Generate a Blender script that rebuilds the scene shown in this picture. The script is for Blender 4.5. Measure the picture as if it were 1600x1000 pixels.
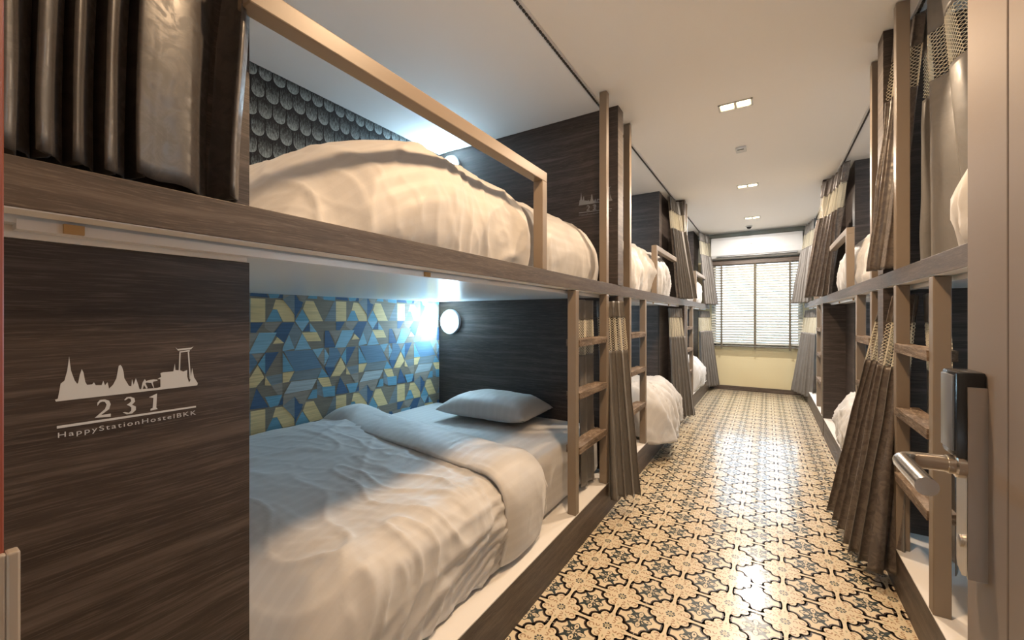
import bpy, bmesh, math, random
from math import sin, cos, pi, radians, sqrt, exp
from mathutils import Vector, noise

SC = bpy.context.scene
for o in list(bpy.data.objects): bpy.data.objects.remove(o)

# ------------------------------------------------------------------ camera
cam_d = bpy.data.cameras.new('camera'); cam = bpy.data.objects.new('camera', cam_d)
SC.collection.objects.link(cam)
cam_d.sensor_width = 36; cam_d.lens = 639.5/1600*36; cam_d.shift_y = -4.2/1600; cam_d.clip_start = .02
cam.location = (0, 0, 1.2228); cam.rotation_euler = (pi/2, 0, .5578)
SC.camera = cam
# ------------------------------------------------------------------ world, exposure
w = bpy.data.worlds.new('world'); SC.world = w; w.use_nodes = True
w.node_tree.nodes['Background'].inputs[0].default_value = (.66, .83, 1, 1)
w.node_tree.nodes['Background'].inputs[1].default_value = 9.0
SC.view_settings.view_transform = 'Standard'; SC.view_settings.look = 'None'
SC.view_settings.exposure = 0.32; SC.view_settings.gamma = 1; SC.view_settings.use_curve_mapping = False
WARM = (1, .67, .39); COOL = (.62, .84, 1.0)
P_DOWN = 30; P_READ = 115

def light(name, loc, rot, power, col, sx, sy, spread=pi):
    d = bpy.data.lights.new(name, 'AREA'); d.shape = 'RECTANGLE'; d.size = sx; d.size_y = sy
    d.energy = power; d.color = col; d.spread = spread
    o = bpy.data.objects.new(name, d); SC.collection.objects.link(o); o.location = loc; o.rotation_euler = rot
    return o
DOWN = [(-.18, 1.13), (-.18, 3.09), (-.18, 5.05), (-.18, 6.71)]
CEIL = 2.633
for i, (x, y) in enumerate(DOWN):
    light('downlight_beam', (x, y, CEIL-.012), (0, 0, 0), P_DOWN*(1, 1.05, 1.25, 1.5)[i], (WARM, (1, .74, .50), (1, .84, .68), (1, .90, .80))[i], .16, .05)

# ------------------------------------------------------------------ constants of the room
UL, UR = -.844, .487            # front planes of the bunks
WL, WR = -2.42, 2.063           # side walls
YB = 7.80; Y0 = .074             # far wall, near wall (inner face)
KZ = .188; BZ0, BZ1 = 1.369, 1.437; DECK = 1.405; SOF = 1.357

# ------------------------------------------------------------------ helpers
def tag(o, label=None, cat=None, group=None, kind=None):
    if label: o['label'] = label
    if cat: o['category'] = cat
    if group: o['group'] = group
    if kind: o['kind'] = kind
    return o
def thing(name, loc, label, cat, group=None):
    o = bpy.data.objects.new(name, None); SC.collection.objects.link(o); o.location = loc
    o.empty_display_size = .05
    return tag(o, label, cat, group)
def rootloc(p):
    v = Vector((0, 0, 0))
    while p: v += p.location; p = p.parent
    return v
def make(name, verts, faces, mats, parent=None, smooth=False, mi=None, uvs=None, loc=None):
    """verts in world coordinates -> one mesh object"""
    me = bpy.data.meshes.new(name)
    base = rootloc(parent)
    if loc is None:
        if parent: loc = Vector((0, 0, 0))
        else:
            n = max(1, len(verts)); loc = Vector((sum(v[0] for v in verts)/n, sum(v[1] for v in verts)/n, min(v[2] for v in verts)))
    off = base+Vector(loc)
    me.from_pydata([(v[0]-off.x, v[1]-off.y, v[2]-off.z) for v in verts], [], faces)
    if not isinstance(mats, (list, tuple)): mats = [mats]
    for m in mats: me.materials.append(m)
    if mi: me.polygons.foreach_set('material_index', mi)
    if smooth: me.polygons.foreach_set('use_smooth', [True]*len(me.polygons))
    if uvs:
        l = me.uv_layers.new(name='UVMap')
        flat = []
        for p in me.polygons:
            for vi in p.vertices: flat += list(uvs[vi])
        l.data.foreach_set('uv', flat)
    me.update()
    o = bpy.data.objects.new(name, me); SC.collection.objects.link(o)
    o.location = loc
    if parent: o.parent = parent
    return o
class MB:
    def __init__(s): s.v = []; s.f = []; s.m = []
    def add(s, v, f, m=0):
        n = len(s.v); s.v += [tuple(p) for p in v]; s.f += [tuple(i+n for i in q) for q in f]; s.m += [m]*len(f)
    def box(s, x0, x1, y0, y1, z0, z1, b=.0, m=0):
        bm = bmesh.new(); bmesh.ops.create_cube(bm, size=1)
        for v in bm.verts: v.co = Vector(((x0+x1)/2+v.co.x*(x1-x0), (y0+y1)/2+v.co.y*(y1-y0), (z0+z1)/2+v.co.z*(z1-z0)))
        if b > 0: bmesh.ops.bevel(bm, geom=bm.edges[:], offset=b, segments=2, affect='EDGES', profile=.5)
        s.frombm(bm, m)
    def frombm(s, bm, m=0):
        bm.verts.ensure_lookup_table(); bm.verts.index_update()
        s.add([v.co.copy() for v in bm.verts], [[v.index for v in f.verts] for f in bm.faces], m); bm.free()
    def tube(s, pts, r, n=12, m=0, cap=True):
        pts = [Vector(p) for p in pts]; rings = []
        rs = r if isinstance(r, (list, tuple)) else [r]*len(pts)
        up = Vector((0, 0, 1))
        for i, p in enumerate(pts):
            d = (pts[min(i+1, len(pts)-1)]-pts[max(i-1, 0)]).normalized()
            a = d.cross(up)
            if a.length < 1e-3: a = d.cross(Vector((1, 0, 0)))
            a.normalize(); b = d.cross(a).normalized()
            rings.append([p+(a*cos(2*pi*k/n)+b*sin(2*pi*k/n))*rs[i] for k in range(n)])
        v = [q for rg in rings for q in rg]; f = []
        for i in range(len(pts)-1):
            for k in range(n): f.append((i*n+k, i*n+(k+1) % n, (i+1)*n+(k+1) % n, (i+1)*n+k))
        if cap: f.append(tuple(range(n))[::-1]); f.append(tuple((len(pts)-1)*n+k for k in range(n)))
        s.add(v, f, m)
    def lathe(s, prof, origin, axis, n=32, m=0):
        """prof = [(r, h)], h along axis"""
        ax = Vector(axis).normalized(); a = ax.orthogonal().normalized(); b = ax.cross(a); o = Vector(origin)
        v = []; f = []
        for r, h in prof:
            for k in range(n): v.append(o+ax*h+(a*cos(2*pi*k/n)+b*sin(2*pi*k/n))*r)
        for i in range(len(prof)-1):
            for k in range(n): f.append((i*n+k, i*n+(k+1) % n, (i+1)*n+(k+1) % n, (i+1)*n+k))
        f.append(tuple(range(n))[::-1]); f.append(tuple((len(prof)-1)*n+k for k in range(n)))
        s.add(v, f, m)
    def prism(s, pts, to3, depth, m=0):
        """pts 2-D outline; to3(a,b,c) maps to 3-D, c = depth"""
        n = len(pts); v = [to3(a, b, 0) for a, b in pts]+[to3(a, b, depth) for a, b in pts]
        f = [tuple(range(n))[::-1], tuple(range(n, 2*n))]+[(i, (i+1) % n, n+(i+1) % n, n+i) for i in range(n)]
        s.add(v, f, m)
    def build(s, name, mats, parent=None, smooth=False, fixn=True):
        o = make(name, s.v, s.f, mats, parent, smooth, s.m)
        if fixn:
            bm = bmesh.new(); bm.from_mesh(o.data); bmesh.ops.recalc_face_normals(bm, faces=bm.faces[:]); bm.to_mesh(o.data); bm.free()
        if smooth:
            for p in o.data.polygons: p.use_smooth = True
            try: o.data.set_sharp_from_angle(angle=radians(38))
            except Exception: pass
        return o
def sbox(name, mat, parent, *a, **k):
    m = MB(); m.box(*a, **k); return m.build(name, mat, parent)

# ------------------------------------------------------------------ materials
def mat(name, base=(.5, .5, .5), rough=.5, metal=0., spec=.5, **kw):
    m = bpy.data.materials.new(name); m.use_nodes = True
    b = m.node_tree.nodes['Principled BSDF']
    b.inputs['Base Color'].default_value = (*base, 1); b.inputs['Roughness'].default_value = rough
    b.inputs['Metallic'].default_value = metal; b.inputs['Specular IOR Level'].default_value = spec
    for k, v in kw.items(): b.inputs[k.replace('_', ' ')].default_value = v
    return m
def nd(m, t, **kw):
    n = m.node_tree.nodes.new(t)
    for k, v in kw.items():
        if k in n.inputs.keys(): n.inputs[k].default_value = v
        else: setattr(n, k, v)
    return n
def lk(m, a, b): m.node_tree.links.new(a, b)
def B(m): return m.node_tree.nodes['Principled BSDF']
def ramp(m, fac, stops):
    r = nd(m, 'ShaderNodeValToRGB'); e = r.color_ramp.elements
    while len(e) < len(stops): e.new(.5)
    for x, (p, c) in zip(e, stops): x.position = p; x.color = (*c, 1)
    lk(m, fac, r.inputs[0]); return r
def bump(m, h, strength=.2, dist=.002):
    b = nd(m, 'ShaderNodeBump'); b.inputs['Strength'].default_value = strength; b.inputs['Distance'].default_value = dist
    lk(m, h, b.inputs['Height']); lk(m, b.outputs[0], B(m).inputs['Normal'])
def grainy(name, c0, c1, c2, scale=(1.6, 1.6, 34), rough=.5, bs=.25, detail=8, grain_streak=.75):
    m = mat(name, c1, rough)
    tc = nd(m, 'ShaderNodeTexCoord'); mp = nd(m, 'ShaderNodeMapping'); mp.inputs['Scale'].default_value = scale
    wn = nd(m, 'ShaderNodeTexNoise', Scale=1.7, Detail=2.0)
    lk(m, tc.outputs['Object'], wn.inputs['Vector'])
    mix = nd(m, 'ShaderNodeVectorMath', operation='MULTIPLY_ADD')
    lk(m, wn.outputs['Color'], mix.inputs[0]); mix.inputs[1].default_value = (0, 0, .045); lk(m, tc.outputs['Object'], mix.inputs[2])
    lk(m, mix.outputs[0], mp.inputs['Vector'])
    n1 = nd(m, 'ShaderNodeTexNoise', Scale=1.0, Detail=float(detail), Roughness=.62)
    lk(m, mp.outputs[0], n1.inputs['Vector'])
    mp2 = nd(m, 'ShaderNodeMapping'); mp2.inputs['Scale'].default_value = (scale[0]*9, scale[1]*9, scale[2]*8.5)
    lk(m, mix.outputs[0], mp2.inputs['Vector'])
    n2 = nd(m, 'ShaderNodeTexNoise', Scale=1.0, Detail=4.0, Roughness=.7); lk(m, mp2.outputs[0], n2.inputs['Vector'])
    r1 = ramp(m, n1.outputs[0], [(.30, c0), (.52, c1), (.72, c2)])
    r2 = ramp(m, n2.outputs[0], [(.50, (0, 0, 0)), (.66, (1, 1, 1))])
    mx = nd(m, 'ShaderNodeMixRGB'); mx.blend_type = 'MIX'
    sc = nd(m, 'ShaderNodeMath', operation='MULTIPLY'); sc.inputs[1].default_value = grain_streak  # strength of the pale fibre streaks in the wood grain
    lk(m, r2.outputs[0], sc.inputs[0]); lk(m, sc.outputs[0], mx.inputs[0])
    lk(m, r1.outputs[0], mx.inputs[1]); mx.inputs[2].default_value = (*c2, 1)
    lk(m, mx.outputs[0], B(m).inputs['Base Color'])
    bump(m, n2.outputs[0], bs, .001)
    return m
M = {}
M['wood'] = grainy('dark_wood_laminate', (.024, .017, .0145), (.040, .029, .025), (.105, .084, .074), rough=.45, scale=(1.3, 1.3, 40))
M['board'] = grainy('lit_board_laminate', (.042, .030, .024), (.080, .059, .047), (.155, .12, .096), rough=.5, scale=(2.2, 2.2, 46))  # same laminate as the dark panels, warm lamplight put into its colour
M['rung'] = grainy('rough_reclaimed_wood', (.05, .032, .02), (.15, .10, .065), (.34, .27, .21), rough=.75, scale=(9, 3, 30), bs=.9)
M['metal'] = mat('beige_painted_steel', (.235, .185, .14), .40)
M['white'] = mat('white_melamine', (.80, .78, .76), .42)
M['ceil'] = mat('white_ceiling_paint', (.88, .87, .86), .75)
M['soffit'] = mat('white_glossy_underside', (.74, .76, .78), .28)
M['cream'] = mat('cream_wall_paint', (.66, .58, .37), .7)
M['greywall'] = mat('grey_wall_paint', (.30, .31, .27), .7)
M['track'] = mat('white_track_aluminium', (.82, .82, .84), .35, .3)
M['darktrack'] = mat('dark_track_slot', (.05, .045, .04), .6)
M['gold'] = mat('tan_end_stop', (.45, .28, .12), .5)
M['black'] = mat('black_plastic', (.012, .013, .016), .25)
M['strike'] = mat('pale_satin_strike', (.42, .37, .32), .4, .3)
M['readerface'] = mat('grey_reader_face', (.16, .17, .19), .3)
M['plastic'] = mat('white_plastic', (.60, .61, .62), .35)
M['frame'] = mat('brown_window_frame', (.20, .16, .12), .5)
M['slat'] = mat('pale_blind_slat', (.42, .40, .34), .5)
_t = nd(M['slat'], 'ShaderNodeBsdfTranslucent'); _t.inputs[0].default_value = (.50, .58, .62, 1); _x = nd(M['slat'], 'ShaderNodeMixShader'); _x.inputs[0].default_value = .10
_o = M['slat'].node_tree.nodes['Material Output']; lk(M['slat'], B(M['slat']).outputs[0], _x.inputs[1]); lk(M['slat'], _t.outputs[0], _x.inputs[2]); lk(M['slat'], _x.outputs[0], _o.inputs['Surface'])
M['tape'] = mat('brown_ladder_tape', (.12, .10, .07), .8)
M['redwood'] = mat('red_brown_door_frame', (.20, .045, .02), .4)
M['decal'] = mat('pale_grey_vinyl', (.50, .54, .60), .5)
M['decal2'] = mat('grey_vinyl', (.22, .23, .24), .5)
M['housing'] = mat('grey_lamp_housing', (.42, .45, .48), .4)
M['corridor'] = mat('corridor_paint', (.55, .50, .44), .8)
M['sealant'] = mat('dark_joint', (.03, .025, .02), .8)  # dark strip for the cupboard joint lines
def emis(name, c, s):
    m = mat(name, (1, 1, 1)); B(m).inputs['Emission Color'].default_value = (*c, 1); B(m).inputs['Emission Strength'].default_value = s; return m
M['bulb'] = emis('warm_lamp', (1, .80, .42), 9)
M['globe'] = emis('cool_lamp_globe', (.52, .80, 1), P_READ)
# brushed metals
def brushed(name, c, rough, sc):
    m = mat(name, c, rough, 1.)
    tc = nd(m, 'ShaderNodeTexCoord'); mp = nd(m, 'ShaderNodeMapping'); mp.inputs['Scale'].default_value = sc
    lk(m, tc.outputs['Object'], mp.inputs[0]); n = nd(m, 'ShaderNodeTexNoise', Scale=1.0, Detail=3.0); lk(m, mp.outputs[0], n.inputs['Vector'])
    mr = nd(m, 'ShaderNodeMapRange'); mr.inputs[3].default_value = rough-.07; mr.inputs[4].default_value = rough+.1
    lk(m, n.outputs[0], mr.inputs[0]); lk(m, mr.outputs[0], B(m).inputs['Roughness'])
    return m
M['steel'] = brushed('brushed_steel', (.55, .52, .49), .30, (260, 260, 6))
M['lever'] = mat('satin_steel_lever', (.62, .58, .53), .22, 1.)
M['doormetal'] = mat('champagne_door_skin', (.25, .20, .168), .58, .15)
_tc = nd(M['doormetal'], 'ShaderNodeTexCoord'); _mp = nd(M['doormetal'], 'ShaderNodeMapping'); _mp.inputs['Scale'].default_value = (3, 3, 220)
lk(M['doormetal'], _tc.outputs['Object'], _mp.inputs[0]); _n = nd(M['doormetal'], 'ShaderNodeTexNoise', Scale=1.0, Detail=3.0)
lk(M['doormetal'], _mp.outputs[0], _n.inputs['Vector']); bump(M['doormetal'], _n.outputs[0], .12, .0005)
# bedding with sateen stripes (UV x = distance across, y = along)
def sheet(name, c):
    m = mat(name, c, .62, Sheen_Weight=.25)
    uv = nd(m, 'ShaderNodeUVMap'); sp = nd(m, 'ShaderNodeSeparateXYZ'); lk(m, uv.outputs[0], sp.inputs[0])
    k = nd(m, 'ShaderNodeMath', operation='MULTIPLY'); k.inputs[1].default_value = 2*pi/.055; lk(m, sp.outputs[0], k.inputs[0])
    s = nd(m, 'ShaderNodeMath', operation='SINE'); lk(m, k.outputs[0], s.inputs[0])
    r = ramp(m, s.outputs[0], [(.42, tuple(x*.965 for x in c)), (.58, c)])
    lk(m, r.outputs[0], B(m).inputs['Base Color'])
    rr = nd(m, 'ShaderNodeMapRange'); rr.inputs[1].default_value = -.2; rr.inputs[2].default_value = .2; rr.inputs[3].default_value = .66; rr.inputs[4].default_value = .54
    lk(m, s.outputs[0], rr.inputs[0]); lk(m, rr.outputs[0], B(m).inputs['Roughness'])
    tc = nd(m, 'ShaderNodeTexCoord'); n = nd(m, 'ShaderNodeTexNoise', Scale=22.0, Detail=4.0); lk(m, tc.outputs['Object'], n.inputs['Vector'])
    bump(m, n.outputs[0], .25, .004)
    return m
M['sheet'] = sheet('white_striped_sateen', (.57, .555, .545))
M['mattress'] = sheet('white_fitted_sheet', (.57, .555, .545))
def cloth(name, c1, c2, rough, spec, sc=26., th=.5, metal=0.):
    m = mat(name, c1, rough, metal, spec, Sheen_Weight=.15)
    tc = nd(m, 'ShaderNodeTexCoord')
    n = nd(m, 'ShaderNodeTexNoise', Scale=sc, Detail=6.0, Roughness=.65, Distortion=1.2); lk(m, tc.outputs['Object'], n.inputs['Vector'])
    r = ramp(m, n.outputs[0], [(th-.05, c1), (th+.06, c2)]); lk(m, r.outputs[0], B(m).inputs['Base Color'])
    rr = nd(m, 'ShaderNodeMapRange'); rr.inputs[1].default_value = th-.06; rr.inputs[2].default_value = th+.08; rr.inputs[3].default_value = rough+.08; rr.inputs[4].default_value = rough-.12
    lk(m, n.outputs[0], rr.inputs[0]); lk(m, rr.outputs[0], B(m).inputs['Roughness'])
    n2 = nd(m, 'ShaderNodeTexNoise', Scale=9.0, Detail=3.0); lk(m, tc.outputs['Object'], n2.inputs['Vector'])
    bump(m, n2.outputs[0], .3, .006)
    return m
M['curtain'] = cloth('taupe_damask', (.090, .072, .062), (.150, .122, .104), .42, .8)
M['lining'] = cloth('silver_grey_lining', (.165, .155, .145), (.185, .172, .16), .42, .5, sc=4)
M['curtain_shaded'] = cloth('shaded_shiny_damask', (.036, .032, .032), (.055, .047, .044), .46, .7)  # the taupe damask again, darkened: shade put into the cloth colour
M['net'] = mat('cream_mesh_cord', (.76, .71, .58), .8)
# bunk wallpapers
PALETTE = {'T': (.25, .22, .17), 't': (.33, .30, .25), 'G': (.22, .27, .29), 'Y': (.80, .62, .31), 'B': (.16, .38, .52),
           'D': (.06, .13, .24), 'M': (.14, .25, .36), 'C': (.26, .48, .60), 'W': (.44, .52, .54)}
def paper(name, c):
    m = mat(name, c, .6)
    tc = nd(m, 'ShaderNodeTexCoord'); mp = nd(m, 'ShaderNodeMapping'); mp.inputs['Scale'].default_value = (3, 6, 150)
    lk(m, tc.outputs['Object'], mp.inputs[0]); n = nd(m, 'ShaderNodeTexNoise', Scale=1.0, Detail=4.0); lk(m, mp.outputs[0], n.inputs['Vector'])
    r = ramp(m, n.outputs[0], [(.35, tuple(x*.86 for x in c)), (.65, tuple(min(1, x*1.12) for x in c))]); lk(m, r.outputs[0], B(m).inputs['Base Color'])
    return m
PM = {k: paper('wallpaper_'+{'T': 'taupe', 't': 'light_taupe', 'G': 'slate', 'Y': 'yellow', 'B': 'blue', 'D': 'navy', 'M': 'mid_blue', 'C': 'sky', 'W': 'pale'}[k], v) for k, v in PALETTE.items()}
m = M['shingle'] = mat('grey_shingle_print', (.3, .35, .35), .7)
uv = nd(m, 'ShaderNodeUVMap'); sp = nd(m, 'ShaderNodeSeparateXYZ'); lk(m, uv.outputs[0], sp.inputs[0])
tc = nd(m, 'ShaderNodeTexCoord'); mp = nd(m, 'ShaderNodeMapping'); mp.inputs['Scale'].default_value = (150, 150, 38); lk(m, tc.outputs['Object'], mp.inputs[0])
n = nd(m, 'ShaderNodeTexNoise', Scale=1.0, Detail=5.0, Roughness=.8); lk(m, mp.outputs[0], n.inputs['Vector'])
a = nd(m, 'ShaderNodeMath', operation='MULTIPLY_ADD'); lk(m, sp.outputs[1], a.inputs[0]); a.inputs[1].default_value = -.42; a.inputs[2].default_value = .16
b_ = nd(m, 'ShaderNodeMath', operation='ADD'); lk(m, a.outputs[0], b_.inputs[0]); lk(m, n.outputs[0], b_.inputs[1])
r = ramp(m, b_.outputs[0], [(.36, (.014, .012, .012)), (.50, (.13, .15, .15)), (.66, (.36, .41, .41))]); lk(m, r.outputs[0], B(m).inputs['Base Color'])
M['shinglegap'] = mat('black_shingle_gap', (.010, .008, .009), .8)
# floor inks
def tile(name, c): return mat(name, c, .30, 0, .45, Coat_Weight=.6, Coat_Roughness=.12)
FM = [tile('tile_cream', (.70, .60, .43)), tile('tile_dark_brown', (.055, .036, .030)), tile('tile_mauve_grey', (.27, .20, .165)),
      tile('tile_teal_black', (.035, .050, .052)), tile('tile_tan', (.36, .22, .12)), tile('tile_sage', (.40, .36, .22)), tile('tile_grout', (.55, .47, .36)), tile('tile_sand', (.60, .46, .28))]

# ------------------------------------------------------------------ room shell
def struct(name, mb_or, mats, **k):
    o = mb_or.build(name, mats, **k); o['kind'] = 'structure'; return o
# floor: printed encaustic tiles, 20 cm repeat
V = []; F = []; FI = []
def fadd(pts, layer, ink, z):
    n = len(V); V.extend([(x, y, z) for x, y in pts]); F.append(tuple(range(n, n+len(pts)))); FI.append(ink)
fadd([(WL, -1.5), (WR, -1.5), (WR, YB+.02), (WL, YB+.02)], 0, 0, 0)
# quarter outline of the rosette field, first quadrant
q = [(.100, .0065), (.080, .0075), (.074, .0095)]
for k in range(7):
    a = radians(-55+k*28); q.append((.0560+.0185*cos(a), .0270+.0175*sin(a)))
half = [(x, y) for x, y in q if x >= y]
half.append((.0465, .0465))
quarter = half+[(y, x) for x, y in half[-2::-1]]
def offs(pl, d):
    out = []
    for i, (x, y) in enumerate(pl):
        x0, y0 = pl[max(i-1, 0)]; x1, y1 = pl[min(i+1, len(pl)-1)]
        tx, ty = x1-x0, y1-y0; L = max(1e-9, sqrt(tx*tx+ty*ty)); out.append((x+ty/L*d, y-tx/L*d))
    return out
# outward (towards the star) is the side away from the rosette centre
def outw(pl, d):
    o = offs(pl, d); c = offs(pl, -d)
    return o if sum(x+y for x, y in o) > sum(x+y for x, y in c) else c
dk = outw(quarter, .0120); gy = outw(quarter, -.0062)
def fix(pl):   # keep the neck ends on the cell border
    pl = list(pl); pl[0] = (.1, pl[0][1]); pl[-1] = (pl[-1][0], .1); return pl
dk, gy = fix(dk), fix(gy)
cell = []   # (pts, ink, z) relative to a rosette centre
def rot4(pts):
    for k in range(4):
        c_, s_ = [(1, 0), (0, 1), (-1, 0), (0, -1)][k]
        yield [(x*c_-y*s_, x*s_+y*c_) for x, y in pts]
for r4 in range(4):
    c_, s_ = [(1, 0), (0, 1), (-1, 0), (0, -1)][r4]
    R = lambda p: (p[0]*c_-p[1]*s_, p[0]*s_+p[1]*c_)
    for i in range(len(quarter)-1):
        cell.append(([R(quarter[i]), R(quarter[i+1]), R(dk[i+1]), R(dk[i])], 1, .0002))
        cell.append(([R(quarter[i]), R(quarter[i+1]), R(gy[i+1]), R(gy[i])], 2, .0002))
    # sage diamonds and tan scrolls
    cell.append(([R(p) for p in [(.030, .030), (.036, .031), (.045, .045), (.031, .036)]], 5, .0002))
    cell.append(([R(p) for p in [(.062, -.004), (.070, 0), (.062, .004), (.052, 0)]], 5, .0002))
    for sg in (1, -1):
        for (cx, cy, rr, a0, a1) in ((.057, .0225*sg, .0115, -200, 90), (.034, .0145*sg, .0085, -30, 210)):
            N = 9
            for k in range(N):
                a = radians(a0+(a1-a0)*k/N)*sg; b = radians(a0+(a1-a0)*(k+1)/N)*sg
                w1 = .0050-.0018*k/N
                cell.append(([R(p) for p in [(cx+rr*cos(a), cy+rr*sin(a)), (cx+rr*cos(b), cy+rr*sin(b)), (cx+(rr-w1)*cos(b), cy+(rr-w1)*sin(b)), (cx+(rr-w1)*cos(a), cy+(rr-w1)*sin(a))]], 4, .0003))
for k in range(8):
    a = 2*pi*k/8; pts = []
    for (rr, da) in ((.0085, -.22), (.0165, -.30), (.0195, 0), (.0165, .30), (.0085, .22)): pts.append((rr*cos(a+da), rr*sin(a+da)))
    cell.append((pts, 3, .0003))
cell.append(([(.0065*cos(2*pi*k/10), .0065*sin(2*pi*k/10)) for k in range(10)], 5, .0003))
# star motif centred on (.1,.1)
for k in range(4):
    a = pi/4+pi/2*k; c_, s_ = cos(a), sin(a)
    R = lambda p: (.1+p[0]*c_-p[1]*s_, .1+p[0]*s_+p[1]*c_)
    cell.append(([R(p) for p in [(.003, 0), (.014, .0075), (.024, .006), (.030, .019), (.036, .017), (.040, .007), (.064, .004), (.066, 0), (.064, -.004), (.040, -.007), (.036, -.017), (.030, -.019), (.024, -.006), (.014, -.0075)]], 3, .0002))
    cell.append(([R(p) for p in [(.012, 0), (.02, .0022), (.03, 0), (.02, -.0022)]], 0, .0003))
    a = pi/2*k; c_, s_ = cos(a), sin(a)
    N = 12
    for j in range(N):
        b0, b1 = 2*pi*j/N, 2*pi*(j+1)/N
        cell.append(([R2 for R2 in [(.1+(x*c_-y*s_), .1+(x*s_+y*c_)) for x, y in [(.030+.0195*cos(b0), .0125*sin(b0)), (.030+.0195*cos(b1), .0125*sin(b1)), (.030+.0155*cos(b1), .0088*sin(b1)), (.030+.0155*cos(b0), .0088*sin(b0))]]], 3, .0002))
    cell.append(([(.1+(x*c_-y*s_), .1+(x*s_+y*c_)) for x, y in [(.026, 0), (.031, .004), (.038, 0), (.031, -.004)]], 1, .0003))
for i in range(-2, 8):
    for j in range(-9, 31):
        ox, oy = -.739+.2*i, 1.778+.2*j
        if not (-1.05 < ox < .62) or oy > 7.82: continue
        for pts, ink, z in cell: fadd([(x+ox, y+oy) for x, y in pts], 1, ink, z)
for k in range(-1, 2):
    x = -.039+.4*k; fadd([(x-.0012, 0), (x+.0012, 0), (x+.0012, YB), (x-.0012, YB)], 2, 6, .0005)
for k in range(-13, 6):
    y = 5.478+.4*k; fadd([(UL-.05, y-.0012), (UR+.05, y-.0012), (UR+.05, y+.0012), (UL-.05, y+.0012)], 2, 6, .0005)
o = make('floor', V, F, FM, mi=FI, loc=(0, 0, 0)); o['kind'] = 'structure'
V = []; F = []; FI = []

mb = MB(); mb.box(WL-.1, WR+.1, -1.6, YB+.15, CEIL, CEIL+.1); struct('ceiling', mb, M['ceil'])
mb = MB(); mb.box(WL-.1, WL, -.1, YB+.1, -.02, CEIL); wl = struct('wall_left', mb, M['ceil'])
mb = MB(); mb.box(WR, WR+.1, -.1, YB+.1, -.02, CEIL); wr = struct('wall_right', mb, M['ceil'])
WX0, WX1, WZ0, WZ1 = -.80, .46, .74, 2.17
mb = MB()
mb.box(WL, WR, YB, YB+.12, -.02, WZ0); mb.box(WL, WX0, YB, YB+.12, WZ0, WZ1); mb.box(WX1, WR, YB, YB+.12, WZ0, WZ1)
mb.box(WL, WR, YB, YB+.12, WZ1, CEIL, m=1); struct('wall_far', mb, [M['cream'], M['greywall']])
DX0, DX1 = -.655, .315
mb = MB(); mb.box(WL, DX0, -.08, Y0, -.02, CEIL); mb.box(DX1, WR, -.08, Y0, -.02, CEIL); mb.box(DX0, DX1, -.08, Y0, 2.15, CEIL); struct('wall_near', mb, M['corridor'])
mb = MB(); mb.box(-1.5, -1.4, -1.6, -.08, -.02, CEIL); mb.box(1.2, 1.3, -1.6, -.08, -.02, CEIL); mb.box(-1.5, 1.3, -1.7, -1.6, -.02, CEIL)
struct('wall_corridor', mb, M['corridor'])
light('corridor_lamp', (-.1, -.9, CEIL-.02), (0, 0, 0), 10, (1, .82, .62), .3, .3)
mb = MB(); mb.box(UL, UR, YB-.014, YB, 0, .075, b=.003); struct('baseboard_far', mb, M['board'])
# grey beam above the air conditioner
mb = MB(); mb.box(UL-.3, UR+.3, YB-.05, YB, 2.575, CEIL); struct('trim_2', mb, M['greywall'])
# window
mb = MB()
for (x0, x1, z0, z1) in ((WX0, WX1, WZ0, WZ0+.05), (WX0, WX1, WZ1-.05, WZ1), (WX0, WX0+.05, WZ0, WZ1), (WX1-.05, WX1, WZ0, WZ1), (-.195, -.145, WZ0, WZ1)):
    mb.box(x0, x1, YB+.03, YB+.075, z0, z1, b=.003)
wf = struct('window_1', mb, M['frame'])
mb = MB(); mb.box(WX0+.04, WX1-.04, YB+.05, YB+.054, WZ0+.04, WZ1-.04)
gl = mat('window_glass', (1, 1, 1), .0, 0, .5, Transmission_Weight=1.0, IOR=1.02)
mb.build('pane', gl, wf)
# venetian blind
bl = thing('venetian_blind', (-.17, YB-.06, .70), 'pale slatted blind with three brown tapes over the far window', 'blind')
mb = MB(); N = 31
for k in range(N):
    z = .80+k*(2.10-.80)/(N-1); a = radians(51); d = .0238
    y = YB-.055
    p = [(-d*cos(a), -d*sin(a)), (d*cos(a), d*sin(a))]; t = .0012
    mb.add([(x, y+yy+ty, z+zz+tz) for x in (WX0-.01, WX1+.01) for (yy, zz) in p for (ty, tz) in ((0, -t), (0, t))],
           [(0, 1, 3, 2), (4, 6, 7, 5), (0, 4, 5, 1), (2, 3, 7, 6), (0, 2, 6, 4), (1, 5, 7, 3)])
mb.build('slats', M['slat'], bl)
sbox('head_rail', M['board'], bl, WX0-.02, WX1+.02, YB-.095, YB-.015, 2.10, 2.175, b=.004)
sbox('bottom_rail', M['tape'], bl, WX0-.012, WX1+.012, YB-.085, YB-.03, .728, .748, b=.004)
for x in (-.655, -.17, .30):
    sbox('tape', M['tape'], bl, x-.014, x+.014, YB-.090, YB-.0875, .70, 2.12)
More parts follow.
